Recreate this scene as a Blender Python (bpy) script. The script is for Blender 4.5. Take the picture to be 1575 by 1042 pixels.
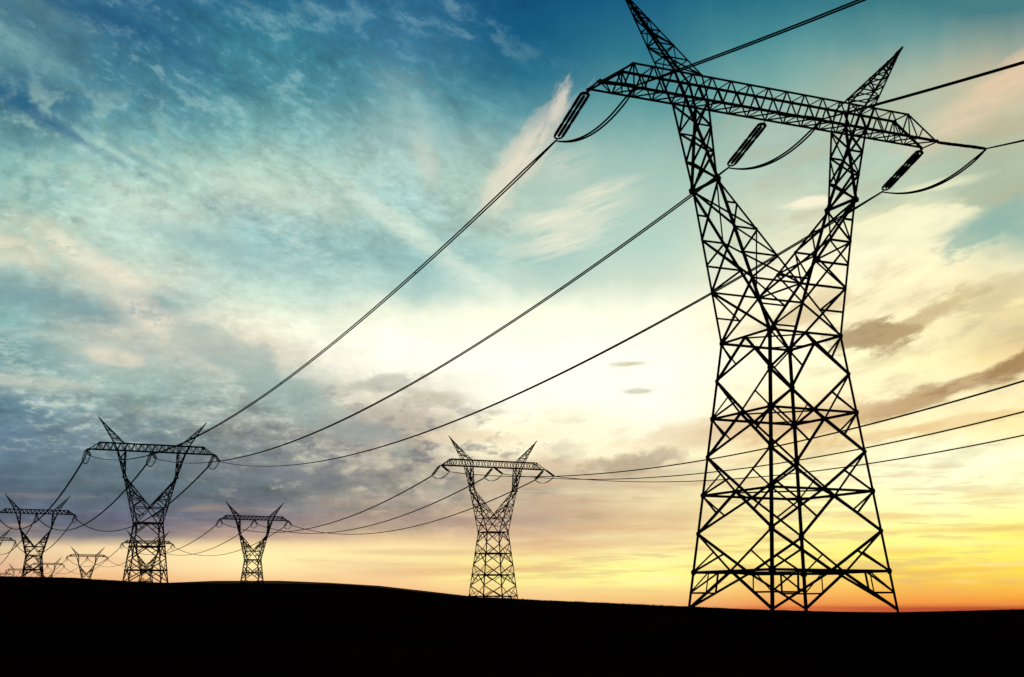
import bpy, math, random
import numpy as np
from mathutils import Vector, Matrix
rad = math.radians
random.seed(4)
for o in list(bpy.data.objects):
    bpy.data.objects.remove(o)
SC = bpy.context.scene
COL = SC.collection

# ------------------------------------------------------------------ camera
EYE = 1.7                       # eye height over the ground at the viewer's feet; the pylon plain lies about level with it
F_PX, PITCH, ROLL = 2092.1, 0.1952, -0.0012
cam_d = bpy.data.cameras.new('camera')
cam_d.sensor_width = 36.0
cam_d.lens = 36.0 * F_PX / 1575.0
cam_d.clip_start = 0.2
cam_d.clip_end = 60000
cam = bpy.data.objects.new('camera', cam_d)
COL.objects.link(cam)
cam.matrix_world = Matrix.Translation((0, 0, EYE)) @ Matrix.Rotation(math.pi / 2 + PITCH, 4, 'X') @ Matrix.Rotation(-ROLL, 4, 'Z')
SC.camera = cam

def direction(px, py):
    """heading and elevation (milliradians) of a point of the photograph; used to say where in the sky a cloud stands"""
    u, v = (px - 787.5) / F_PX, (521 - py) / F_PX
    c, s = math.cos(PITCH), math.sin(PITCH)
    x, y, z = u, c - v * s, s + v * c
    return math.atan2(x, y) * 1000, math.atan2(z, math.hypot(x, y)) * 1000

# ------------------------------------------------------------------ exposure
SC.view_settings.view_transform = 'Standard'
SC.view_settings.look = 'None'
SC.view_settings.gamma = 1.0
SC.view_settings.exposure = 0.0
SC.view_settings.use_curve_mapping = False
SC.cycles.max_bounces = 3
SC.cycles.use_adaptive_sampling = True
SC.cycles.adaptive_threshold = 0.015
SC.cycles.adaptive_min_samples = 12
SC.cycles.sample_clamp_indirect = 2.0

# ------------------------------------------------------------------ sun
SUN_AZ, SUN_EL = direction(1010, 640)[0] / 1000, rad(7.0)
sl = bpy.data.lights.new('sun', 'SUN')
sl.energy = 0.5
sl.angle = rad(0.5)
sl.color = (1.0, 0.72, 0.42)
sun = bpy.data.objects.new('sun', sl)
COL.objects.link(sun)
sun.rotation_euler = Vector((-math.sin(SUN_AZ) * math.cos(SUN_EL), -math.cos(SUN_AZ) * math.cos(SUN_EL), -math.sin(SUN_EL))).to_track_quat('-Z', 'Y').to_euler()

# ------------------------------------------------------------------ sky
def lin(c):
    return tuple(((v / 255) / 12.92 if v / 255 <= 0.04045 else ((v / 255 + 0.055) / 1.055) ** 2.4) for v in c)

world = bpy.data.worlds.new('World')
SC.world = world
world.use_nodes = True
world.cycles.sampling_method = 'MANUAL'
world.cycles.sample_map_resolution = 256
WN, WL = world.node_tree.nodes, world.node_tree.links
WN.clear()

class V:
    """a scalar socket of the sky's node tree with arithmetic"""
    def __init__(self, s): self.s = s
    def _m(self, op, b=None, c=None): return mth(op, self, b, c)
    def __add__(self, b): return mth('ADD', self, b)
    __radd__ = __add__
    def __sub__(self, b): return mth('SUBTRACT', self, b)
    def __rsub__(self, b): return mth('SUBTRACT', b, self)
    def __mul__(self, b): return mth('MULTIPLY', self, b)
    __rmul__ = __mul__
    def __truediv__(self, b): return mth('DIVIDE', self, b)
def _in(sock, v):
    if isinstance(v, V): WL.new(v.s, sock)
    elif hasattr(v, 'is_output'): WL.new(v, sock)
    else: sock.default_value = v
def mth(op, a, b=None, c=None):
    n = WN.new('ShaderNodeMath'); n.operation = op
    for i, v in enumerate((a, b, c)):
        if v is not None: _in(n.inputs[i], v)
    return V(n.outputs[0])
def step(x, a, b, lo=0.0, hi=1.0):
    n = WN.new('ShaderNodeMapRange'); n.interpolation_type = 'SMOOTHSTEP'
    _in(n.inputs[0], x)
    for i, v in enumerate((a, b, lo, hi)): n.inputs[1 + i].default_value = v
    return V(n.outputs[0])
def vec(x, y, z=0.0):
    n = WN.new('ShaderNodeCombineXYZ')
    for i, v in enumerate((x, y, z)): _in(n.inputs[i], v)
    return n.outputs[0]
def noise(p, detail=5.0, rough=0.55, dist=0.0, scale=1.0):
    n = WN.new('ShaderNodeTexNoise'); n.noise_dimensions = '3D'
    WL.new(p, n.inputs['Vector'])
    n.inputs['Scale'].default_value = scale
    n.inputs['Detail'].default_value = detail
    n.inputs['Roughness'].default_value = rough
    n.inputs['Distortion'].default_value = dist
    return V(n.outputs[0])
def mix(f, a, b, mode='MIX'):
    n = WN.new('ShaderNodeMix'); n.data_type = 'RGBA'; n.blend_type = mode
    n.clamp_factor = True
    _in(n.inputs[0], f); 
    for s, v in ((n.inputs[6], a), (n.inputs[7], b)):
        if isinstance(v, tuple): s.default_value = (*v, 1.0)
        else: WL.new(v, s)
    return n.outputs[2]
def scale_col(c, f):
    n = WN.new('ShaderNodeVectorMath'); n.operation = 'SCALE'
    WL.new(c, n.inputs[0]); _in(n.inputs[3], f)
    return n.outputs[0]

tc = WN.new('ShaderNodeTexCoord')
sep = WN.new('ShaderNodeSeparateXYZ'); WL.new(tc.outputs['Generated'], sep.inputs[0])
dx, dy, dz = (V(sep.outputs[i]) for i in range(3))
AZ = mth('ARCTAN2', dx, dy) * 1000.0                                     # heading, mrad, 0 = north
EL = mth('ARCTAN2', dz, mth('SQRT', dx * dx + dy * dy)) * 1000.0       # elevation, mrad
# cloud-deck coordinates: rows of cloud close up towards the horizon
DECK = mth('LOGARITHM', mth('MAXIMUM', EL, -20.0) + 45.0, 2.718282) * 130.0

# the light of the evening sky, heading by heading from the horizon up (rows: photo height, colour)
SKY = {
 0:    [(0,70,120,140),(50,84,130,145),(100,82,132,146),(150,56,110,138),(185,80,130,143),(220,110,160,164),(260,145,190,184),(300,142,188,181),(345,186,204,184),(400,184,204,188),(450,140,174,174),(500,140,182,180),(560,132,170,170),(590,160,178,170),(625,102,135,149),(660,104,130,148),(700,96,120,136),(750,86,106,124),(800,95,105,120),(826,120,118,124),(845,226,206,164),(872,228,184,150),(900,225,165,120)],
 200:  [(0,48,104,138),(40,52,108,138),(80,62,120,145),(160,82,140,155),(200,112,166,170),(260,165,205,195),(320,190,215,200),(380,188,214,200),(425,208,211,192),(470,142,171,170),(505,205,206,190),(550,178,190,180),(600,158,188,180),(650,124,145,150),(700,104,125,135),(750,95,114,124),(800,96,100,118),(826,130,126,130),(843,250,220,170),(870,250,215,165),(895,240,185,130)],
 400: [(0,45,108,140),(60,60,130,150),(130,76,140,155),(200,120,175,175),(260,175,205,190),(300,195,215,200),(340,170,200,195),(370,152,192,190),(420,172,206,200),(455,202,226,210),(500,240,240,215),(540,220,215,195),(580,166,180,170),(620,156,170,164),(660,150,160,155),(700,130,140,140),(750,105,118,124),(800,120,116,126),(828,196,166,146),(840,250,224,166),(856,255,238,176),(876,255,230,168),(895,248,202,146)],
 600: [(0,45,105,140),(70,60,120,150),(150,90,150,160),(220,158,194,190),(260,170,200,190),(300,170,205,200),(350,172,208,200),(400,148,188,186),(450,192,218,206),(485,238,241,217),(520,253,253,235),(560,254,251,232),(600,228,222,202),(640,205,194,176),(680,194,180,164),(700,184,174,160),(750,160,156,144),(790,176,158,142),(815,196,172,146),(835,250,220,166),(850,255,236,168),(872,246,214,158),(892,250,210,152),(908,246,196,142)],
 800: [(0,20,84,124),(60,25,94,130),(120,45,114,140),(180,90,150,160),(240,160,192,182),(300,180,206,190),(350,182,206,192),(400,170,205,195),(440,202,222,206),(480,250,250,225),(550,255,254,238),(620,255,254,234),(660,255,245,210),(700,250,240,206),(720,226,208,176),(750,200,184,158),(790,204,184,156),(820,214,180,148),(838,240,210,158),(862,250,228,150),(885,255,246,150),(902,252,226,146),(916,248,204,142)],
 1000: [(0,25,94,130),(80,50,120,140),(160,98,158,160),(240,158,194,184),(300,176,204,190),(380,185,215,200),(430,212,226,206),(480,250,250,225),(550,255,255,236),(620,255,255,235),(680,255,250,215),(700,254,244,206),(725,222,206,172),(760,236,216,170),(800,238,212,160),(825,242,216,158),(845,253,238,166),(875,255,248,150),(898,255,243,148),(912,251,214,136),(930,243,186,122)],
 1200: [(0,45,114,134),(60,74,142,150),(130,122,172,166),(200,165,190,175),(260,175,200,185),(320,205,215,190),(380,230,230,200),(430,250,245,215),(500,252,242,204),(550,255,250,215),(600,255,248,208),(640,250,226,172),(680,246,222,166),(720,255,246,192),(770,255,250,180),(820,255,246,155),(860,255,238,132),(890,253,218,114),(912,250,188,98),(930,240,150,80),(938,214,110,62)],
 1400: [(0,60,124,134),(60,105,155,154),(120,168,185,166),(180,184,196,172),(240,180,200,180),(300,190,206,180),(335,232,230,190),(380,245,240,200),(430,252,240,196),(500,250,238,188),(560,255,245,190),(620,253,240,195),(660,250,236,185),(690,255,253,212),(730,255,255,214),(780,255,253,188),(820,255,249,150),(850,255,243,120),(875,254,226,98),(895,252,204,88),(915,250,176,76),(928,244,152,70),(937,190,84,50)],
 1575: [(0,72,126,134),(60,150,166,152),(120,208,195,164),(180,190,190,160),(240,175,190,165),(300,175,190,165),(350,152,186,170),(400,232,228,190),(450,246,228,172),(500,226,208,160),(540,236,208,146),(600,255,240,190),(640,250,232,170),(670,252,240,185),(700,255,255,214),(740,255,254,196),(780,255,252,172),(820,255,244,120),(850,255,239,106),(875,255,224,84),(895,253,204,76),(915,251,178,64),(928,240,142,56),(937,190,80,40)],
}
EMAX = 480.0
w1 = noise(vec(AZ * 0.012, DECK * 0.022, 3.0), 4.0, 0.6)
w2 = noise(vec(AZ * 0.012, DECK * 0.022, 9.0), 4.0, 0.6)
calm = step(EL, 20.0, 130.0)
AZw = AZ + (w1 - 0.5) * 55.0
ELw = EL + (w2 - 0.5) * (calm * 40.0 + 2.5)
base = None
prev = None
for px, rows in SKY.items():
    n = WN.new('ShaderNodeValToRGB'); r = n.color_ramp; r.interpolation = 'LINEAR'
    pts = sorted((max(0.0, min(1.0, direction(px, y)[1] / EMAX)), tuple(v * (1 + 0.08 * max(0, min(1, (min(R, G) - 215) / 35))) for v in lin((R, G, B)))) for y, R, G, B in rows)
    while len(r.elements) > 1: r.elements.remove(r.elements[-1])
    r.elements[0].position = pts[0][0]; r.elements[0].color = (*pts[0][1], 1)
    for pos, c in pts[1:]:
        e = r.elements.new(pos); e.color = (*c, 1)
    _in(n.inputs[0], ELw * (1.0 / EMAX))
    a = direction(px, 520)[0]
    base = n.outputs[0] if base is None else mix(step(AZw, prev, a), base, n.outputs[0])
    prev = a

# ---- cloud texture
def rot(px, py, ang):
    """sky coordinates along/across a direction that rises to the right by ang degrees, about a point"""
    a, e = direction(px, py)
    c, s = math.cos(rad(ang)), math.sin(rad(ang))
    x, y = AZ - a, EL - e
    return x * c + y * s, y * c - x * s
def blob(px, py, ang, sx, sy, rag=0.0, nz=None, e0=1.5, e1=0.25):
    """a soft cloud patch: half-sizes in photo pixels, ragged by a noise"""
    k = 1000 / F_PX
    u, w = rot(px, py, ang)
    q = mth('SQRT', mth('POWER', mth('ABSOLUTE', u / (sx * k)), 2.0) + mth('POWER', mth('ABSOLUTE', w / (sy * k)), 2.0))
    if nz is not None: q = q + (nz - 0.5) * rag
    return step(q, e0, e1)

u0, w0 = rot(0, 0, -24)
fine = noise(vec(u0 * 0.045, w0 * 0.085, 1.0), 9.0, 0.68, 0.3)           # ragged high cloud, drawn out down to the right
mid = noise(vec(u0 * 0.014, w0 * 0.030, 5.0), 7.0, 0.6, 0.5)
bank = noise(vec(AZ * 0.016, DECK * 0.05, 7.0), 10.0, 0.64, 0.2)          # low banks, lying flat
streak = noise(vec(AZ * 0.010, EL * 0.11, 2.0), 7.0, 0.55, 0.2)
puff = noise(vec(AZ * 0.05, EL * 0.080, 4.0), 9.0, 0.68, 0.15)
crisp = noise(vec(*[q * k for q, k in zip(rot(1400, 500, 14), (0.030, 0.085))], 17.0), 10.0, 0.66, 0.1)
cell = noise(vec(AZ * 0.050, EL * 0.058, 14.0), 5.0, 0.52, 0.1)
flake = noise(vec(AZ * 0.075, EL * 0.19, 12.0), 8.0, 0.66, 0.1)
u9, w9 = rot(900, 300, 16)
wisp = noise(vec(u9 * 0.024, w9 * 0.20, 6.0), 10.0, 0.66, 0.35)
u8, w8 = rot(815, 235, 52)
plume = noise(vec(u8 * 0.030, w8 * 0.085, 8.0), 10.0, 0.68, 0.4)
NZ = dict(fine=fine, mid=mid, bank=bank, streak=streak, puff=puff, cell=cell, flake=flake, wisp=wisp, plume=plume, crisp=crisp)
FIB = {k: step(v, 0.40, 0.62) for k, v in NZ.items()}

col = base
left = step(AZ, 70.0, -60.0)                       # the clouded left half of the sky
glow = 1.0 - blob(880, 565, -12, 420, 150, 0.8, bank)
# high cloud: brighter and darker fleece on the left
f = left * step(EL, 190.0, 300.0)
col = scale_col(col, 1.0 + f * ((fine - 0.5) * 0.9 + (mid - 0.5) * 0.9))
col = mix(f * step(mid + (fine - 0.5) * 0.6, 0.52, 0.72) * 0.30, col, lin((150, 186, 186)))
moss = noise(vec(*[q * k for q, k in zip(rot(400, 150, -18), (0.075, 0.12))], 51.0), 9.0, 0.66, 0.1)
f3 = blob(380, 190, -10, 380, 190, 1.2, mid)
col = scale_col(col, 1.0 + f3 * ((moss - 0.5) * 0.9))
col = mix(f3 * step(moss + (mid - 0.5) * 0.7, 0.52, 0.68) * 0.30, col, lin((166, 198, 190)))
# middle levels: fleecy puffs
f = left * step(EL, 345.0, 280.0) * step(EL, 90.0, 150.0) * glow
col = scale_col(col, 1.0 + f * ((puff - 0.5) * 0.7 + (bank - 0.5) * 0.7 + (flake - 0.5) * 0.5))
f2 = blob(120, 260, -15, 250, 110, 1.6, mid)
col = mix(f2 * step(cell + (puff - 0.5) * 0.35, 0.48, 0.68) * 0.62, col, lin((178, 212, 198)))
col = mix(f2 * step(cell + (puff - 0.5) * 0.35, 0.46, 0.30) * 0.35, col, lin((84, 134, 148)))
col = mix(f * step(flake + (mid - 0.5) * 0.9, 0.54, 0.74) * 0.34, col, lin((214, 228, 210)))
# low grey banks on the left and centre
f = step(AZ, 90.0, -60.0) * step(EL, 170.0, 125.0) * step(EL, 40.0, 62.0) * (glow * 0.8 + 0.2)
col = scale_col(col, 1.0 + f * ((bank - 0.5) * 1.1 + (streak - 0.5) * 0.5 + (puff - 0.5) * 0.8 + (flake - 0.5) * 0.4))
f = step(AZ, 40.0, -60.0) * step(EL, 185.0, 150.0) * step(EL, 95.0, 120.0) * glow
col = mix(f * step(flake + (bank - 0.5) * 0.8, 0.56, 0.74) * 0.45, col, lin((206, 212, 196)))
# heaped cloud between the left bank and the glow, its edges lit
f2 = blob(570, 690, -4, 300, 90, 1.4, bank)
heap = noise(vec(AZ * 0.036, EL * 0.075, 31.0), 9.0, 0.64, 0.1)
col = mix(f2 * step(heap, 0.50, 0.38) * 0.72, col, lin((108, 114, 122)))
col = mix(f2 * step(heap + (puff - 0.5) * 0.3, 0.53, 0.68) * 0.62, col, lin((230, 220, 190)))
# thin bars along the horizon
f = step(EL, 95.0, 45.0) * step(EL, -5.0, 12.0)
col = mix(f * step(streak, 0.52, 0.68) * 0.34, col, lin((230, 180, 130)))
# soft texture of the lit clouds on the right
f = step(AZ, 90.0, 200.0) * step(EL, 400.0, 330.0) * step(EL, 60.0, 110.0)
rt = noise(vec(*[q * k for q, k in zip(rot(1400, 450, 20), (0.012, 0.045))], 21.0), 7.0, 0.55, 0.4)
col = scale_col(col, 1.0 + f * ((rt - 0.5) * 0.30 + (crisp - 0.5) * 0.30))
col = mix(f * step(rt * 0.6 + crisp * 0.4, 0.50, 0.36) * 0.32, col, lin((206, 186, 146)))

f = step(AZ, -60.0, 20.0) * step(AZ, 480.0, 260.0) * step(EL, 120.0, 85.0) * step(EL, 6.0, 22.0)
strk = noise(vec(AZ * 0.013, EL * 0.13, 41.0), 9.0, 0.62, 0.15)
col = mix(f * step(strk, 0.48, 0.60) * 0.46, col, lin((216, 172, 132)))
col = mix(f * step(strk, 0.47, 0.36) * 0.36, col, lin((255, 240, 188)))

def cloud(m, rgb, k=1.0):
    global col
    col = mix(m * k, col, lin(rgb))
# -- single clouds: photo place, tilt, half-sizes, colour, density, raggedness, edge noise, fibre
for (x, y, ang, sx, sy, rgb, k, rag, nz, fib, *edge) in [
    (818, 228, 54, 95, 28, (248, 228, 204), .80, 3.6, 'plume', .6, 1.4, 0.3),
    (780, 268, 58, 70, 26, (244, 230, 206), .55, 3.4, 'puff', .5, 1.4, 0.3),
    (862, 158, 64, 34, 11, (236, 222, 202), .75, 3.0, 'plume', .3, 1.35, 0.4),
    (762, 292, 58, 40, 22, (246, 234, 208), .5, 3.4, 'plume', .5, 1.4, 0.3),
    (866, 370, 14, 80, 24, (252, 244, 218), .75, 3.4, 'wisp', .6, 1.4, 0.3),
    (840, 338, 6, 60, 16, (250, 244, 220), .75, 3.0, 'wisp', .7),
    (925, 292, 16, 60, 11, (246, 238, 212), .75, 3.2, 'wisp', .7, 1.4, 0.3),
    (905, 325, 16, 80, 26, (246, 240, 214), .7, 3.2, 'wisp', .8),
    (860, 255, 5, 60, 30, (226, 226, 206), .45, 3.2, 'wisp', 1.0),
    (655, 245, -70, 40, 20, (226, 216, 194), .5, 3.0, 'puff', .5),
    (640, 190, -50, 90, 40, (176, 202, 194), .45, 3.0, 'fine', .5),
    (620, 350, -33, 130, 18, (226, 240, 220), .75, 3.0, 'flake', .4, 1.35, 0.4),
    (740, 438, -28, 80, 20, (238, 246, 226), .8, 3.0, 'flake', .45, 1.35, 0.4),
    (660, 425, -5, 90, 44, (150, 195, 192), .35, 1.8, 'mid', 0),
    (110, 385, -30, 70, 20, (246, 236, 208), .85, 3.8, 'flake', .7, 1.4, 0.35),
    (185, 425, -30, 60, 16, (244, 234, 208), .8, 3.8, 'puff', .6, 1.4, 0.35),
    (232, 488, -26, 76, 24, (250, 234, 210), .88, 3.8, 'puff', .65, 1.4, 0.35),
    (330, 500, -14, 60, 14, (246, 240, 216), .7, 3.6, 'flake', .6, 1.4, 0.35),
    (175, 550, -8, 54, 13, (244, 230, 206), .8, 3.2, 'puff', .45, 1.35, 0.45),
    (15, 385, -10, 64, 24, (236, 226, 198), .75, 3.2, 'puff', .5, 1.35, 0.45),
    (60, 462, -8, 160, 26, (112, 152, 160), .5, 3.4, 'puff', .5, 1.45, 0.25),
    (90, 520, -4, 130, 9, (196, 210, 198), .6, 3.6, 'flake', .7, 1.4, 0.35),
    (300, 560, -6, 130, 8, (200, 210, 196), .55, 3.6, 'flake', .7, 1.4, 0.35),
    (330, 640, -3, 130, 9, (196, 200, 188), .5, 3.6, 'flake', .7, 1.4, 0.35),
    (60, 590, -2, 120, 8, (206, 206, 190), .6, 3.0, 'puff', .5, 1.35, 0.45),
    (250, 470, -20, 70, 16, (128, 160, 164), .4, 2.6, 'bank', .3),
    (430, 300, -12, 170, 22, (206, 224, 204), .55, 3.2, 'puff', .5, 1.35, 0.45),
    (250, 330, -20, 150, 26, (206, 222, 202), .5, 3.2, 'puff', .6, 1.35, 0.45),
    (330, 375, -10, 120, 18, (140, 182, 186), .5, 2.8, 'bank', .3),
    (415, 588, -26, 190, 38, (156, 180, 174), .75, 3.0, 'bank', .25, 1.2, 0.5),
    (60, 178, -25, 150, 9, (34, 92, 130), .75, 2.8, 'fine', .3),
    (200, 238, -24, 70, 6, (76, 128, 146), .5, 2.6, 'fine', .4),
    (140, 18, -14, 130, 16, (28, 84, 126), .65, 3.0, 'fine', .3),
    (290, 85, -26, 120, 12, (40, 100, 134), .6, 3.0, 'fine', .4),
    (70, 20, -18, 90, 12, (104, 144, 154), .5, 2.8, 'fine', .5),
    (35, 75, -24, 90, 18, (116, 164, 166), .6, 3.0, 'fine', .5),
    (1345, 514, 6, 66, 24, (160, 130, 92), .9, 3.0, 'crisp', .15, 1.25, 0.55),
    (1425, 486, 24, 90, 15, (190, 164, 116), .75, 3.0, 'crisp', .3, 1.3, 0.5),
    (1540, 450, 30, 70, 26, (206, 192, 150), .7, 3.0, 'crisp', .35, 1.3, 0.5),
    (1255, 472, 22, 60, 26, (216, 188, 142), .65, 3.0, 'crisp', .3, 1.3, 0.5),
    (1450, 602, 18, 140, 15, (168, 130, 88), .92, 3.2, 'crisp', .3, 1.35, 0.45),
    (1310, 640, 12, 130, 17, (204, 168, 118), .8, 3.0, 'crisp', .35, 1.4, 0.4),
    (1562, 556, 28, 50, 15, (158, 122, 80), .88, 2.8, 'crisp', .25, 1.25, 0.55),
    (1150, 655, 8, 190, 24, (218, 182, 140), .7, 3.0, 'crisp', .35, 1.4, 0.4),
    (1440, 655, 8, 150, 10, (228, 184, 120), .7, 3.0, 'crisp', .5, 1.3, 0.5),
    (1250, 310, 3, 55, 9, (255, 248, 216), .9, 3.0, 'crisp', .1, 1.3, 0.5),
    (1390, 342, 4, 110, 20, (255, 250, 210), .9, 3.0, 'crisp', .15, 1.25, 0.55),
    (1440, 285, 6, 70, 8, (246, 242, 204), .7, 2.8, 'crisp', .4, 1.3, 0.5),
    (1520, 350, 24, 90, 22, (146, 182, 170), .8, 2.8, 'crisp', .15, 1.3, 0.5),
    (1490, 172, 28, 120, 28, (236, 208, 174), .75, 3.4, 'crisp', .6, 1.35, 0.4),
    (1560, 108, 25, 60, 22, (240, 206, 172), .7, 3.2, 'crisp', .5, 1.35, 0.4),
    (968, 560, 3, 28, 4.5, (196, 186, 152), .8, 3.0, 'puff', .3, 1.3, 0.4),
    (982, 602, 2, 28, 4.5, (190, 182, 152), .8, 3.0, 'puff', .3, 1.3, 0.4),
    (595, 588, 6, 56, 15, (178, 182, 170), .8, 3.0, 'puff', .3, 1.3, 0.45),
    (668, 614, -5, 56, 14, (190, 182, 160), .85, 3.2, 'puff', .5, 1.3, 0.5),
    (600, 645, -5, 90, 22, (190, 182, 166), .7, 3.0, 'puff', .5),
    (545, 665, 0, 80, 22, (150, 150, 148), .65, 2.8, 'puff', .4),
    (720, 672, 0, 70, 9, (228, 202, 166), .7, 2.6, 'puff', .5),
    (900, 738, 3, 170, 18, (200, 180, 150), .55, 2.6, 'bank', .3),
    (830, 790, 1, 160, 20, (196, 168, 142), .45, 2.6, 'bank', .3),
    (975, 712, 10, 84, 15, (174, 158, 132), .85, 3.0, 'puff', .2, 1.35, 0.45),
    (420, 725, -4, 170, 16, (112, 116, 128), .6, 2.4, 'bank', .4),
    (660, 800, 0, 240, 9, (164, 140, 132), .6, 2.0, 'streak', .4),
    (640, 850, 0, 110, 5, (220, 178, 140), .7, 1.8, 'streak', .3),
    (720, 878, 2, 150, 8, (228, 176, 128), .7, 2.0, 'streak', .3),
    (1010, 795, 2, 150, 16, (222, 186, 142), .6, 2.6, 'bank', .4),
    (912, 794, 0, 26, 6, (190, 172, 138), .7, 1.8, 'puff', .2),
    (900, 838, 2, 150, 9, (226, 184, 140), .6, 2.2, 'streak', .4),
    (1340, 797, 2, 70, 8, (250, 216, 140), .7, 2.0, 'streak', .3),
    (1510, 762, 3, 40, 3.5, (238, 206, 140), .7, 1.8, 'streak', .3),
    (1440, 815, 1, 110, 4, (244, 206, 120), .7, 1.8, 'streak', .3),
    (1540, 813, 2, 60, 5, (240, 196, 110), .7, 1.8, 'streak', .3),
    (1395, 848, 1, 60, 6, (246, 206, 92), .7, 1.8, 'streak', .3),
    (1470, 876, 2, 90, 4, (246, 190, 70), .7, 1.8, 'streak', .3),
]:
    m = blob(x, y, ang, sx, sy, rag, NZ[nz], *(edge or (1.5, 0.25)))
    if fib: m = m * (FIB[nz] * fib + (1 - fib))
    cloud(m, rgb, k)

# away from the sunset the dome is clear dusk sky
nish = WN.new('ShaderNodeTexSky')
nish.sky_type = 'NISHITA'
nish.sun_disc = False
nish.sun_elevation = SUN_EL
nish.sun_rotation = SUN_AZ
dusk = scale_col(nish.outputs[0], 0.012)
front = step(mth('ABSOLUTE', AZ - 40.0), 1300.0, 420.0) * step(EL, 900.0, 470.0)
col = mix(front, dusk, col)
col = mix(step(EL, -4.0, -30.0), col, (0.004, 0.003, 0.003))
bg = WN.new('ShaderNodeBackground')
WL.new(col, bg.inputs['Color'])
bg.inputs['Strength'].default_value = 1.0
out = WN.new('ShaderNodeOutputWorld')
WL.new(bg.outputs[0], out.inputs['Surface'])

# ------------------------------------------------------------------ materials
def material(name, rgb, rough=0.8, metal=0.0, spec=0.2, vary=0.25, scale=3.0, rgb2=None):
    m = bpy.data.materials.new(name); m.use_nodes = True
    n, l = m.node_tree.nodes, m.node_tree.links
    b = n['Principled BSDF']
    t = n.new('ShaderNodeTexCoord'); z = n.new('ShaderNodeTexNoise')
    z.inputs['Scale'].default_value = scale; z.inputs['Detail'].default_value = 6
    l.new(t.outputs['Object'], z.inputs['Vector'])
    r = n.new('ShaderNodeValToRGB')
    c2 = rgb2 or tuple(v * (1 + vary) for v in rgb)
    r.color_ramp.elements[0].position = 0.35; r.color_ramp.elements[1].position = 0.65
    r.color_ramp.elements[0].color = (*(v * (1 - vary) for v in rgb), 1); r.color_ramp.elements[1].color = (*c2, 1)
    l.new(z.outputs[0], r.inputs[0]); l.new(r.outputs[0], b.inputs['Base Color'])
    b.inputs['Roughness'].default_value = rough
    b.inputs['Metallic'].default_value = metal
    b.inputs['Specular IOR Level'].default_value = spec
    return m
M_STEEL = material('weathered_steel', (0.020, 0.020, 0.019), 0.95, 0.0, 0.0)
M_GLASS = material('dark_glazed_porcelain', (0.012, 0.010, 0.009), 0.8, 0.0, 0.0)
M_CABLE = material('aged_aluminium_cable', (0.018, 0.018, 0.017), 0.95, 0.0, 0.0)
M_CONC = material('footing_concrete', (0.05, 0.047, 0.042), 0.95, 0.0, 0.1)
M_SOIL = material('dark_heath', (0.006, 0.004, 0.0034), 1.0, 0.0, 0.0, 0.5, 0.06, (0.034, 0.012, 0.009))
M_HILL = material('hazed_far_ridge', (0.34, 0.17, 0.14), 1.0, 0.0, 0.0, 0.25, 0.02)  # pale reddish tone paints the air haze in front of the far ridge

M_PLAIN = material('hazed_far_plain', (0.24, 0.13, 0.18), 1.0, 0.0, 0.0, 0.2, 0.004)  # distance haze over the far land is put into this mauve base colour

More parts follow.
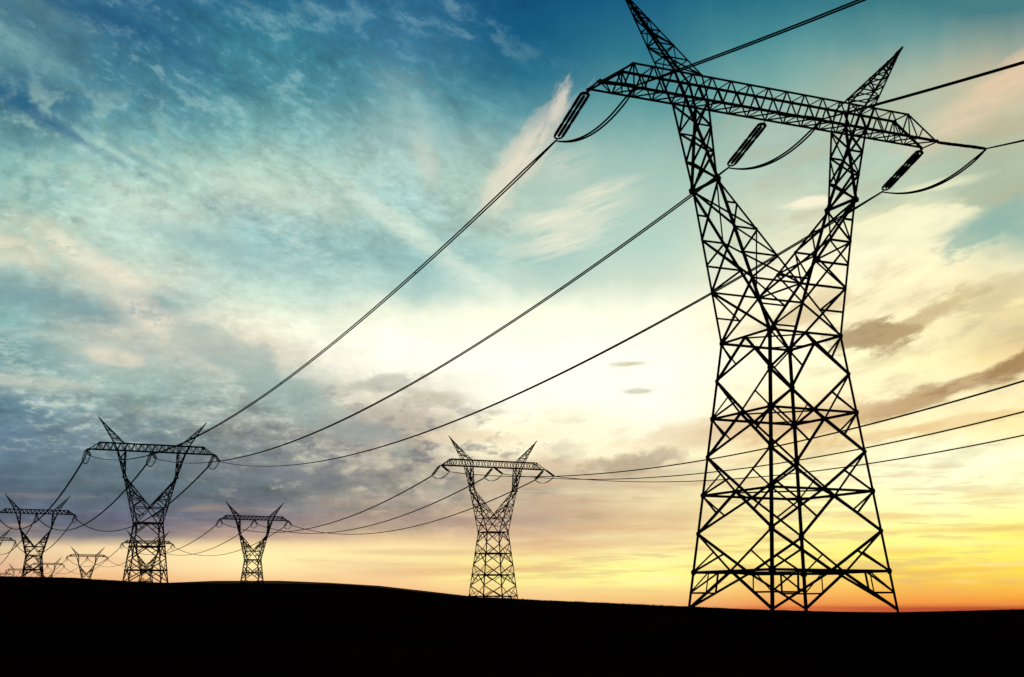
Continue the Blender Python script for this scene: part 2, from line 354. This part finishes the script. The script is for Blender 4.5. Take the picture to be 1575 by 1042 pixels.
# ------------------------------------------------------------------ helpers
def link(o, parent=None):
    COL.objects.link(o)
    if parent is not None: o.parent = parent
    return o
def tag(o, label, cat, group=None):
    o['label'] = label; o['category'] = cat
    if group: o['group'] = group
TH = [1.0, 1.0]                 # steel section scale: main members, bracing
class MB:
    def __init__(self): self.v = []; self.f = []
    def prism(self, prof0, prof1, caps=True):
        n = len(prof0); b = len(self.v)
        self.v += [tuple(p) for p in prof0] + [tuple(p) for p in prof1]
        for i in range(n):
            j = (i + 1) % n
            self.f.append((b + i, b + j, b + n + j, b + n + i))
        if caps:
            self.f.append(tuple(b + n - 1 - i for i in range(n))); self.f.append(tuple(b + n + i for i in range(n)))
    def angle(self, p, q, d1, d2, a, c, t=0.018):
        """rolled steel angle from p to q: heel on the line, one flange a along d1, the other c along d2"""
        a, c = a * TH[0], c * TH[0]
        p, q = np.array(p, float), np.array(q, float)
        ax = (q - p) / np.linalg.norm(q - p)
        d1 = np.array(d1, float); d1 = d1 - ax * d1.dot(ax); d1 /= np.linalg.norm(d1)
        d2 = np.array(d2, float); d2 = d2 - ax * d2.dot(ax) - d1 * d2.dot(d1); d2 /= np.linalg.norm(d2)
        pr = [(0, 0), (a, 0), (a, t), (t, t), (t, c), (0, c)]
        self.prism([p + d1 * x + d2 * y for x, y in pr], [q + d1 * x + d2 * y for x, y in pr])
    def brace(self, p, q, n, a=0.13, c=0.08, off=None):
        """bracing angle lying in a face whose outward normal is n"""
        p, q, n = np.array(p, float), np.array(q, float), np.array(n, float)
        d = q - p; d /= np.linalg.norm(d)
        n = n - d * n.dot(d)
        if np.linalg.norm(n) < 1e-6: n = np.array((0, 0, 1.)) - d * d[2]
        n /= np.linalg.norm(n)
        w = np.cross(d, n)
        a, c = a * TH[1], c * TH[1]
        o = (random.uniform(-.012, .012) if off is None else off) - 0.02
        p = p - w * a / 2 + n * o; q = q - w * a / 2 + n * o
        self.angle(p, q, w, -n, a / TH[0], c / TH[0])
    def plate(self, c, n, s=0.3, t=0.016):
        c, n = np.array(c, float), np.array(n, float); n /= np.linalg.norm(n)
        u = np.cross(n, (0, 0, 1.)); u /= np.linalg.norm(u); w = np.cross(n, u)
        pr = [c + (u * math.cos(k * math.pi / 3 + .3) + w * math.sin(k * math.pi / 3 + .3)) * s for k in range(6)]
        self.prism([x - n * t for x in pr], [x + n * t for x in pr])
    def tube(self, pts, r, k=6):
        pts = [np.array(p, float) for p in pts]
        rings = []
        for i, p in enumerate(pts):
            d = pts[min(i + 1, len(pts) - 1)] - pts[max(i - 1, 0)]; d /= np.linalg.norm(d)
            u = np.cross(d, (0, 0, 1.))
            if np.linalg.norm(u) < 1e-5: u = np.array((1., 0, 0))
            u /= np.linalg.norm(u); w = np.cross(d, u)
            rr = r[i] if hasattr(r, '__len__') else r
            rings.append([p + (u * math.cos(2 * math.pi * j / k) + w * math.sin(2 * math.pi * j / k)) * rr for j in range(k)])
        b = len(self.v)
        for g in rings: self.v += [tuple(x) for x in g]
        for i in range(len(rings) - 1):
            for j in range(k):
                self.f.append((b + i * k + j, b + i * k + (j + 1) % k, b + (i + 1) * k + (j + 1) % k, b + (i + 1) * k + j))
        self.f.append(tuple(b + j for j in range(k - 1, -1, -1)))
        self.f.append(tuple(b + (len(rings) - 1) * k + j for j in range(k)))
    def obj(self, name, mat, parent=None, smooth=False):
        me = bpy.data.meshes.new(name)
        me.from_pydata([tuple(map(float, x)) for x in self.v], [], self.f)
        me.materials.append(mat)
        if smooth: me.polygons.foreach_set('use_smooth', [True] * len(me.polygons))
        me.update()
        return link(bpy.data.objects.new(name, me), parent)
def lerp(a, b, t): return tuple(np.array(a, float) * (1 - t) + np.array(b, float) * t)

# ------------------------------------------------------------------ ground
SKYLINE = [(-400, 884), (0, 888), (101, 889.6), (193, 895), (264, 898), (355, 899), (508, 899.5), (558, 902), (634, 910.5), (711, 918), (760, 920), (850, 924.5), (952, 928.7), (1059, 933.6), (1181, 939), (1300, 941.8), (1374, 942.3), (1480, 940), (1575, 936.8), (1800, 934)]
RIDGE = [(-400, 250), (355, 240), (558, 240), (711, 255), (860, 220), (960, 150), (1059, 105), (1374, 100), (1800, 105)]
_sa = [direction(x, 900)[0] / 1000 for x, y in SKYLINE]
_st = [math.tan(direction(x, y)[1] / 1000) for x, y in SKYLINE]
_ra = [direction(x, 900)[0] / 1000 for x, y in RIDGE]
_rr = [r for x, r in RIDGE]
def smooth(t):
    t = np.clip(t, 0, 1); return t * t * (3 - 2 * t)
def ground_h(az, r):
    T = np.interp(az, _sa, _st); R = np.interp(az, _ra, _rr)
    near = r * T - 1.7 * np.clip(1 - r / R, 0, 1) ** 2
    # the plain behind the rise: level with the pylon feet on the left, falling away to the right
    side = smooth((az - 0.04) / 0.16)
    plain = (np.clip(r, 0, 2500) * 0.0023 - 0.5) * (1 - side) + (-0.45 - r * 0.0011) * side
    far = smooth((r - R) / (62.0 + 0 * R))
    h = near * (1 - far) + np.minimum(plain, near) * far
    h = np.where(np.abs(az) > 1.2, h * 0 + near * np.exp(-r / 200.) - 0.0012 * r * (1 - np.exp(-r / 200.)) - 1.7 * (r / 200.) * np.exp(-r / 200.) * 0, h)
    return h
def build_ground():
    az = np.concatenate([np.linspace(-math.pi, -0.62, 60, endpoint=False), np.linspace(-0.62, 0.62, 620), np.linspace(0.62, math.pi, 61)[1:]])
    r = np.concatenate([[0.4, 1, 2, 4], np.geomspace(6, 420, 110), np.geomspace(430, 9000, 50)])
    A, R = np.meshgrid(az, r)
    Z = ground_h(A, R) + EYE
    X, Y = np.sin(A) * R, np.cos(A) * R
    # small lumps of the heath
    lump = (np.sin(X * .9 + np.sin(Y * .37) * 2) * np.sin(Y * .8 + np.sin(X * .29) * 2) * .05 + np.sin(X * 2.3 + Y * .4) * np.sin(Y * 1.9 - X * .3) * .025)
    Z = Z + lump * np.clip(R / 30, 0, 1) * np.clip(1.5 - R / 400, 0, 1)
    n, k = A.shape
    verts = np.stack([X, Y, Z], -1).reshape(-1, 3)
    i, j = np.meshgrid(np.arange(n - 1), np.arange(k - 1), indexing='ij')
    a = i * k + j
    faces = np.stack([a, a + 1, a + k + 1, a + k], -1).reshape(-1, 4)
    faces = faces[:, ::-1]
    m = bpy.data.meshes.new('ground')
    m.from_pydata(verts.tolist(), [], faces.tolist())
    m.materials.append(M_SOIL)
    m.polygons.foreach_set('use_smooth', [True] * len(m.polygons)); m.update()
    o = link(bpy.data.objects.new('ground', m)); o['kind'] = 'structure'
build_ground()
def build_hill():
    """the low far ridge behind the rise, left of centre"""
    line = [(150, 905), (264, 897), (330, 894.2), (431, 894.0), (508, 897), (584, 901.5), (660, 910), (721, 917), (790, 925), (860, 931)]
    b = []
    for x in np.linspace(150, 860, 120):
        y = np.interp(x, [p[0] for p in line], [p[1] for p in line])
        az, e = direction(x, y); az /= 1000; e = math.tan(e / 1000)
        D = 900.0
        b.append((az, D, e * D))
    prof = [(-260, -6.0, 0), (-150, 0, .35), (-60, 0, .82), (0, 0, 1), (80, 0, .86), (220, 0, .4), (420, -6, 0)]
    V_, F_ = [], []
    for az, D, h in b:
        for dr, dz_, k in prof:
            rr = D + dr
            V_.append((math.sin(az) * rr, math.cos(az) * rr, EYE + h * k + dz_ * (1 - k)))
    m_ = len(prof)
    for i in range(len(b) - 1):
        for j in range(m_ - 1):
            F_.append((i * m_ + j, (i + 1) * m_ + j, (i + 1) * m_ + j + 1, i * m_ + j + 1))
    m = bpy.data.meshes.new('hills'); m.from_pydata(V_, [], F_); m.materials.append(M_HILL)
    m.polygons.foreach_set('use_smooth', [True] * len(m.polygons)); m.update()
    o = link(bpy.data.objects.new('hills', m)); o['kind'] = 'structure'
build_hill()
def build_plain():
    az = np.linspace(0.06, 0.62, 60); r = np.geomspace(700, 8900, 20)
    A, D = np.meshgrid(az, r)
    Z = ground_h(A, D) + EYE + 0.35
    m = bpy.data.meshes.new('plain')
    n, k = A.shape
    i, j = np.meshgrid(np.arange(n - 1), np.arange(k - 1), indexing='ij'); a = i * k + j
    m.from_pydata(np.stack([np.sin(A) * D, np.cos(A) * D, Z], -1).reshape(-1, 3).tolist(), [], np.stack([a, a + k, a + k + 1, a + 1], -1).reshape(-1, 4).tolist())
    m.materials.append(M_PLAIN); m.update()
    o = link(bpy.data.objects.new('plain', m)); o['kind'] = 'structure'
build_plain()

def build_grass():
    rnd = np.random.default_rng(3)
    V_, F_ = [], []
    for _ in range(9000):
        az = rnd.uniform(-0.42, 0.46)
        R0 = float(np.interp(az, _ra, _rr))
        r = R0 + rnd.normal(0, 0.05) * R0
        if rnd.random() < 0.25: r = rnd.uniform(12, R0)
        x, y = math.sin(az) * r, math.cos(az) * r
        z = float(ground_h(np.array([az]), np.array([r]))[0]) + EYE
        h = rnd.uniform(.05, .14) * (1.0 + 1.1 * (rnd.random() < .08)) * min(1.0, r / 200.0)
        for b_ in range(4):
            a = rnd.uniform(0, 6.28); l = rnd.uniform(.1, .5) * h; w = .012 + .00007 * r
            ox, oy = rnd.normal(0, .12, 2); i = len(V_)
            cx_, sx_ = math.cos(a + 1.57) * w, math.sin(a + 1.57) * w
            V_ += [(x + ox - cx_, y + oy - sx_, z - .08), (x + ox + cx_, y + oy + sx_, z - .08), (x + ox + math.cos(a) * l, y + oy + math.sin(a) * l, z + h)]
            F_.append((i, i + 1, i + 2))
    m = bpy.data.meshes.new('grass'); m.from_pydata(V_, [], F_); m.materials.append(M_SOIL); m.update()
    o = link(bpy.data.objects.new('grass', m)); o['kind'] = 'stuff'
    tag(o, 'short dark heath grass along the crest of the rise', 'grass')
build_grass()

# ------------------------------------------------------------------ pylon
YAW = 0.4269
WX, ZW, BX = 2.75, 16.90, 4.58          # waist half width and height, foot half width
RINGS = [16.90, 11.976, 7.058, 2.195]
XK, YK, ZK = 5.40, 1.52, 26.6            # knee of the V
XO, XI, YB, ZB = 7.236, 5.40, 0.805, 32.0
XTO, XTI, ZT, XTC, XTIP = 8.007, 5.85, 33.70, 10.93, 13.41
XAP, ZAP = 11.46, 39.04
STR_Y, STR_Z = 4.5, 1.86                 # run and drop of an insulator string

def make_pylon(main=1.0, web=1.0):
    TH[0], TH[1] = main, web
    root = link(bpy.data.objects.new('transmission_pylon', None))
    root.empty_display_size = 2
    def body(sx, sy, z):
        w = BX + (WX - BX) * z / ZW
        return (sx * w, sy * w, z)
    def outer(sx, sy, t):        # outer arm leg, t = 0 knee .. 1 waist
        return lerp((sx * XK, sy * YK, ZK), (sx * WX, sy * WX, ZW), t)
    def inner(sx, sy, t):        # inner arm leg runs over to the opposite waist corner
        return lerp((sx * XK, sy * YK, ZK), (-sx * WX, sy * WX, ZW), t)
    TC = XK / (XK + WX)          # where the inner legs cross
    # legs
    for sx in (-1, 1):
        for sy in (-1, 1):
            b = MB()
            f0, w0 = np.array(body(sx, sy, -0.7)), np.array(body(sx, sy, ZW))
            b.angle(f0, w0, (-sx, 0, 0), (0, -sy, 0), 0.190, 0.190, 0.026)
            b.angle(w0, outer(sx, sy, 0), (-sx, 0, 0), (0, -sy, 0), 0.17, 0.17, 0.022)
            for z in RINGS[:]: b.plate(np.array(body(sx, sy, z)) + np.array((-sx * .12, sy * .014, 0)), (0, sy, 0.0001), 0.21); b.plate(np.array(body(sx, sy, z)) + np.array((sx * .014, -sy * .12, 0)), (sx, 0, 0.0001), 0.21)
            for k in range(3):
                z = (RINGS[k] + RINGS[k + 1]) / 2
                b.plate(np.array(body(sx, sy, z)) + np.array((-sx * .1, sy * .014, 0)), (0, sy, 0.0001), 0.16)
                b.plate(np.array(body(sx, sy, z)) + np.array((sx * .014, -sy * .1, 0)), (sx, 0, 0.0001), 0.16)
            leg = b.obj('leg', M_STEEL, root)
            g = MB(); p = np.array(body(sx, sy, -1.3))
            sq = [(-.5, -.5), (.5, -.5), (.5, .5), (-.5, .5)]
            g.prism([p + np.array((x * 1.1, y * 1.1, 0)) for x, y in sq], [p + np.array((x * .8, y * .8, .72)) for x, y in sq])
            g.obj('footing', M_CONC, leg)
    # the square body: belts and diamond bracing on four faces
    faces = [((-1, -1), (1, -1), (0, -1, 0)), ((1, -1), (1, 1), (1, 0, 0)), ((1, 1), (-1, 1), (0, 1, 0)), ((-1, 1), (-1, -1), (-1, 0, 0))]
    for z in RINGS:
        b = MB()
        mids = []
        for c0, c1, n in faces:
            p, q = body(*c0, z), body(*c1, z)
            b.brace(p, q, n, 0.15, 0.11, 0.0); mids.append(lerp(p, q, .5))
        for i in range(4): b.brace(np.array(mids[i]) - (0, 0, .03), np.array(mids[(i + 1) % 4]) - (0, 0, .03), (0, 0, 1), 0.11, 0.08)
        b.obj('belt', M_STEEL, root)
    b = MB()
    for k in range(3):
        z0, z1 = RINGS[k], RINGS[k + 1]; zm = (z0 + z1) / 2
        for c0, c1, n in faces:
            t, u = lerp(body(*c0, z0), body(*c1, z0), .5), lerp(body(*c0, z1), body(*c1, z1), .5)
            for c in (c0, c1):
                m = body(*c, zm)
                b.brace(t, m, n, .15, .11); b.brace(u, m, n, .15, .11)
                b.brace(body(*c, z0), lerp(t, m, .5), n, .11, .08); b.brace(body(*c, z1), lerp(u, m, .5), n, .11, .08)
    for c0, c1, n in faces:
        t = lerp(body(*c0, RINGS[3]), body(*c1, RINGS[3]), .5)
        for c in (c0, c1):
            foot = body(*c, -0.1)
            b.brace(t, foot, n, .15, .11)
            dg = lerp(t, foot, .56); top = lerp(t, body(*c, RINGS[3]), .56)
            lg = body(*c, dg[2])
            b.brace(lg, dg, n, .10, .08); b.brace(dg, top, n, .10, .08); b.brace(lg, top, n, .09, .07)
    b.obj('body_bracing', M_STEEL, root)
    # the V between waist and knees
    LV = [0, .235 * TC, .485 * TC, .74 * TC, TC]
    for sx in (-1, 1):
        b = MB()
        for sy in (-1, 1):
            n = (0, sy, .1)
            b.angle(inner(sx, sy, 0), inner(sx, sy, 1), (sx, 0, 0), (0, -sy, 0), .16, .16, .022)
            def O(i): return outer(sx, sy, (ZK - inner(sx, sy, LV[i])[2]) / (ZK - ZW))
            def I(i): return inner(sx, sy, LV[i])
            for i in (1, 2, 3, 4): b.brace(O(i), I(i), n, .13, .09)
            for i in (1, 2, 3): b.brace(I(i), O(i + 1), n, .13, .09)
            b.brace(O(2), I(3), n, .12, .08)
            h = (1 + TC) / 2                    # halfway from the crossing to the waist
            om, im = outer(sx, sy, h), inner(-sx, sy, h)
            b.brace(om, im, n, .11, .08); b.brace(O(4), im, n, .12, .08)
        for kind in (outer, inner):
            def Q(sy, i): return kind(sx, sy, LV[i])
            n = (sx if kind is outer else -sx, 0, -.4)
            for s in (-1, 1):
                b.brace(Q(s, 0), Q(-s, 2), n, .12, .09)
                b.brace(Q(s, 2), Q(-s, 4), n, .12, .09)
                if kind is outer: b.brace(Q(s, 4), outer(sx, -s, 1), n, .13, .1)
        b.brace(inner(sx, -1, TC), inner(sx, 1, TC), (0, 0, 1), .12, .09, 0.02 * sx)
        b.brace(outer(sx, -1, 0), outer(sx, 1, 0), (sx, 0, 0), .17, .12)
        b.obj('v_frame', M_STEEL, root)
    # arms from the knees up to the crossbeam
    for sx in (-1, 1):
        b = MB()
        def P(o, sy, t):
            return lerp((sx * (XO if o else XI), sy * YB, ZB), (sx * XK, sy * YK, ZK), t)
        L = [0, .33, .66, 1]
        for sy in (-1, 1):
            n = (0, sy, 0)
            for o in (1, 0):
                d = -sx if o else sx
                top = (sx * (XTO if o else XTI), sy * YB, ZT)
                b.angle(P(o, sy, 1), P(o, sy, 0), (d, 0, 0), (0, -sy, 0), .17, .17, .022)
                b.angle(P(o, sy, 0), top, (d, 0, 0), (0, -sy, 0), .13, .13, .018)
            for i in (1, 2): b.brace(P(1, sy, L[i]), P(0, sy, L[i]), n, .12, .09)
            for i in (0, 1): b.brace(P(0, sy, L[i]), P(1, sy, L[i + 1]), n, .12, .09)
        for o in (1, 0):
            n = (sx if o else -sx, 0, 0)
            for i in range(3):
                for s in (-1, 1): b.brace(P(o, s, L[i]), P(o, -s, L[i + 1]), n, .12 if i < 2 else .14, .09)
        for s in (-1, 1): b.plate((sx * XK, s * (YK + .02), ZK), (0, s, 0), .26)
        b.obj('arm', M_STEEL, root)
    # crossbeam
    b = MB()
    N = 15
    tx = [-XTC + 2 * XTC * i / N for i in range(N + 1)]
    bx = [-XTC - XTC / N] + [(tx[i] + tx[i + 1]) / 2 for i in range(N)] + [XTC + XTC / N]
    for sy in (-1, 1):
        b.angle((-XTC, sy * YB, ZT), (XTC, sy * YB, ZT), (0, -sy, 0), (0, 0, -1), .16, .16, .022)
        b.angle((-XTIP, sy * YB, ZB), (XTIP, sy * YB, ZB), (0, -sy, 0), (0, 0, 1), .17, .17, .022)
        for s in (-1, 1):
            b.angle((s * XTC, sy * YB, ZT), (s * XTIP, sy * YB, ZB), (0, -sy, 0), (-s, 0, -1), .17, .15, .022)
            mid_ = lerp((s * XTC, sy * YB, ZT), (s * XTIP, sy * YB, ZB), .5)
            b.brace(mid_, (s * (XTC + XTC / N + .05), sy * YB, ZB), (0, sy, 0), .09, .07)
            b.brace((s * XTC, sy * YB, ZT), (s * XTC, sy * YB, ZB), (0, sy, 0), .1, .08)
            b.plate((s * (XTIP - .08), sy * (YB + .02), ZB + .02), (0, sy, 0), .16)
        for i in range(N + 1):
            b.brace((tx[i], sy * YB, ZT), (bx[i], sy * YB, ZB), (0, sy, 0), .11, .08)
            b.brace((tx[i], sy * YB, ZT), (bx[i + 1], sy * YB, ZB), (0, sy, 0), .11, .08)
    for i in range(N + 1):
        b.brace((tx[i], -YB, ZT), (tx[i], YB, ZT), (0, 0, 1), .10, .07)
    for i in range(N + 2):
        b.brace((bx[i], -YB, ZB), (bx[i], YB, ZB), (0, 0, -1), .09, .07)
        if i <= N: b.brace((bx[i], YB, ZB), (bx[i + 1], -YB, ZB), (0, 0, -1), .09, .07)
    for s in (-1, 1):
        b.brace((s * XTIP, -YB, ZB), (s * XTIP, YB, ZB), (0, 0, -1), .14, .1)
        b.brace((s * (XTC + XTC / N), YB, ZB), (s * XTIP, -YB, ZB), (0, 0, -1), .09, .07)
        b.brace((s * XTC, -YB, ZT), (s * XTC, YB, ZT), (0, 0, 1), .13, .1, .03)
    b.obj('crossbeam', M_STEEL, root)
    # peaks
    for sx in (-1, 1):
        b = MB()
        ap = (sx * XAP, 0, ZAP)
        cr = [(XTO, -1), (XTO, 1), (XTI, 1), (XTI, -1)]
        cr = [(sx * x, y * YB, ZT) for x, y in cr]
        for i, c in enumerate(cr):
            d = (-sx, 0, 0) if i < 2 else (sx, 0, 0)
            b.angle(c, lerp(c, ap, .985), d, (0, -np.sign(c[1]), 0), .12, .12, .018)
        lv = [0, .17, .34, .5, .64, .76, .86]
        for k in range(len(lv) - 1):
            for i in range(4):
                c, e = cr[i], cr[(i + 1) % 4]
                n = np.array(lerp(c, e, .5)) - np.array((sx * (XTO + XTI) / 2, 0, ZT))
                p, q = lerp(c, ap, lv[k]), lerp(e, ap, lv[k])
                p1, q1 = lerp(c, ap, lv[k + 1]), lerp(e, ap, lv[k + 1])
                b.brace(p1, q1, n, .08, .06)
                if (k + i) % 2: b.brace(p, q1, n, .085, .06)
                else: b.brace(q, p1, n, .085, .06)
        b.tube([lerp(ap, (sx * (XTO + XTI) / 2, 0, ZT), .13), lerp(ap, (sx * (XTO + XTI) / 2, 0, ZT), -.005)], [.17, .05], 8)
        b.obj('earthwire_peak', M_STEEL, root)
    # insulator strings in tension and the jumpers that carry the current round the tower
    for x in (-XTIP, 0.0, XTIP):
        for sy in (-1, 1):
            a = np.array((x, sy * YB, ZB - .05)); d = np.array((0, sy * STR_Y, -STR_Z)); Ls = np.linalg.norm(d); d = d / Ls
            b = MB()
            for s in (-1, 0, 1):
                o = np.array((s * .275, 0, 0))
                seg = (Ls - .85) / 3
                for k in range(3):
                    z0 = .42 + k * seg
                    pr = [(0, .05)]
                    m_ = 9
                    for j in range(m_):
                        f0 = .05 + (seg - .1) * j / m_; f1 = .05 + (seg - .1) * (j + .55) / m_
                        e = .088 if j in (0, m_ - 1) else .105
                        pr += [(f0, e * .92), (f1, e)]
                    pr += [(seg - .05, .09), (seg, .05)]
                    b.tube([a + o + d * (z0 + q[0]) for q in pr], [q[1] for q in pr], 12)
            ins = b.obj('insulator_string', M_GLASS, root, True)
            for z_, sg in ((.42, -1), (Ls - .43, 1)):
                y = MB()
                arc = [a + d * (z_ + sg * .20 * math.sin(t)) + np.array((.275 * math.cos(t), 0, 0)) for t in np.linspace(0, math.pi, 9)]
                y.tube(arc, .105 if sg < 0 else .06, 8)
                y.tube([a + d * (z_ + sg * .18), a + d * (z_ + sg * .43)], .045, 6)
                y.obj('yoke', M_STEEL, ins)
        b = MB()
        p0 = np.array((x, -YB - STR_Y, ZB - STR_Z - .05)); p1 = np.array((x, YB + STR_Y, ZB - STR_Z - .05))
        for s in (-1, 1):
            pts = []
            for t in np.linspace(0, 1, 25):
                q = p0 * (1 - t) + p1 * t; q[2] -= 4 * 1.12 * t * (1 - t); q[0] += s * .12 * min(1, 8 * t, 8 * (1 - t)); pts.append(q)
            b.tube(pts, .058, 6)
        b.obj('jumper_cable', M_CABLE, root, True)
    return root

GROUP = 'lattice pylons of the two power lines'
# position along the two lines (viewer at the origin, heights over eye level) and how each one reads in the photograph
PYLONS = {
 'A1': ((17.26, 85.89, 0.0), 'huge black lattice pylon in the right foreground, one peak cut by the top edge'),
 'A2': ((-77.23, 290.98, 0.55), 'second largest pylon, on the left, with a smaller pylon seen through its legs'),
 'A3': ((-173.6, 500.03, 1.29), 'whole pylon nearest the left frame edge, its left peak almost touching the edge'),
 'A4': ((-266.9, 699.3, 1.17), 'pylon half cut off by the left frame edge, only its right peak and arm showing'),
 'B1': ((-4.36, 321.56, 0.37), 'mid-sized pylon standing alone near the middle against the yellow glow'),
 'B2': ((-99.58, 529.5, 0.97), 'small pylon on the ridge between the lone middle pylon and the big left pylon'),
 'B3': ((-196.42, 741.22, 1.51), 'small distant pylon seen through the legs of the big left pylon'),
 'B4': ((-294.17, 954.23, 2.07), 'tiny distant pylon whose V shape stands clear just left of the big left pylon'),
 'B5': ((-394.67, 1171.91, 3.03), 'tiny far pylon half hidden behind left edge pylon legs, only right peak clear'),
 'B6': ((-495.18, 1389.6, 3.99), 'tiny far pylon just left of the left edge pylon legs, left peak clear'),
 'B7': ((-595.68, 1607.28, 4.94), 'farthest pylon, a speck on the horizon in the left frame corner'),
}
def copy_tree(o, parent=None):
    c = o.copy(); COL.objects.link(c)
    if parent is not None: c.parent = parent
    for ch in list(o.children): copy_tree(ch, c)
    return c
# the near tower, the two middle ones and the far ones are of three steel weights
protos = {}
for i, (k, (pos, lab)) in enumerate(PYLONS.items()):
    w = 0 if k == 'A1' else 1 if k in ('A2', 'B1') else 2
    if w in protos: r = copy_tree(protos[w])
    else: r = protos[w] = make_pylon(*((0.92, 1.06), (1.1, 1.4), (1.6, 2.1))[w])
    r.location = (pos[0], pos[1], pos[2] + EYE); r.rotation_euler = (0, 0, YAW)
    tag(r, lab, 'pylon', GROUP)

# ------------------------------------------------------------------ cables
E1 = np.array((math.cos(YAW), math.sin(YAW), 0)); E2 = np.array((-math.sin(YAW), math.cos(YAW), 0))
PT = {k: np.array(v[0]) for k, v in PYLONS.items()}
PT['A0'] = np.array((111.75, -119.19, 0)); PT['B0'] = np.array((90.87, 113.61, 0)); PT['A5'] = np.array((-360.2, 898.58, 1.06))
NAMES = {'A1': 'the huge pylon', 'A2': 'the big left pylon', 'A3': 'the left edge pylon', 'A4': 'the half cut left pylon', 'B1': 'the lone middle pylon', 'B2': 'the small ridge pylon',
         'B3': 'the pylon behind its legs', 'B4': 'the tiny V pylon', 'B5': 'the half hidden pylon', 'B6': 'the far pylon left of it', 'B7': 'the farthest pylon'}
def end(k, x, far):
    s = 1 if far else -1
    q = PT[k] + E1 * x + E2 * s * (YB + STR_Y); q[2] += ZB - STR_Z - .05 + EYE
    return q
def cable(a, b, x, sag, label, parts, r=0.055):
    p, q = end(a, x, True), end(b, x, False)
    r = r if parts else 0.10
    if parts:
        root = link(bpy.data.objects.new('power_cable', None)); root.location = p
        for s in (-1, 1):
            m = MB(); pts = []
            for t in np.linspace(0, 1, 90):
                c = p * (1 - t) + q * t - p; c[2] -= 4 * sag * t * (1 - t); pts.append(c + E1 * s * .115 * min(1, 40 * t + .1, 40 * (1 - t) + .1))
            m.tube(pts, r, 6); m.obj('conductor', M_CABLE, root, True)
        m = MB()
        for t in np.linspace(.12, .88, 5):
            c = p * (1 - t) + q * t - p; c[2] -= 4 * sag * t * (1 - t); m.tube([c - E1 * .13, c + E1 * .13], .03, 6)
        m.obj('spacer', M_STEEL, root)
    else:
        m = MB()
        for s in (-1, 1):
            pts = []
            for t in np.linspace(0, 1, 60):
                c = p * (1 - t) + q * t - p; c[2] -= 4 * sag * t * (1 - t); pts.append(c + E1 * s * .10)
            m.tube(pts, r, 5)
        root = m.obj('power_cable', M_CABLE, None, True); root.location = p
    tag(root, label, 'cable', 'power cables strung between the pylons')
WHICH = {-XTIP: 'left', 0.0: 'middle', XTIP: 'right'}
for x in (-XTIP, 0.0, XTIP):
    w = WHICH[x]
    cable('A0', 'A1', x, {-XTIP: 9.5, 0.0: 8.75, XTIP: 8.0}[x], w + ' twin cable rising from the huge pylon to the upper right edge', True, 0.045)
    cable('A1', 'A2', x, 7.55, w + ' long sagging twin cable from the huge pylon to the big left pylon', True)
    cable('B0', 'B1', x, 7.5, w + ' cable from the lone middle pylon behind the huge pylon to the right edge', True, 0.08)
    for a, b, s in (('A2', 'A3', 8.6), ('A3', 'A4', 8.5), ('A4', 'A5', 8.5), ('B1', 'B2', 7.5), ('B2', 'B3', 7.5), ('B3', 'B4', 7.5), ('B4', 'B5', 7.5), ('B5', 'B6', 7.5), ('B6', 'B7', 7.5)):
        if (a, b, x) in {('A4', 'A5', -XTIP), ('A4', 'A5', 0.0), ('A3', 'A4', -XTIP)}: continue   # wholly outside the view
        lab = w + ' thin far cable from ' + NAMES[a] + (' to ' + NAMES[b] if b in NAMES else ' out past the left edge')
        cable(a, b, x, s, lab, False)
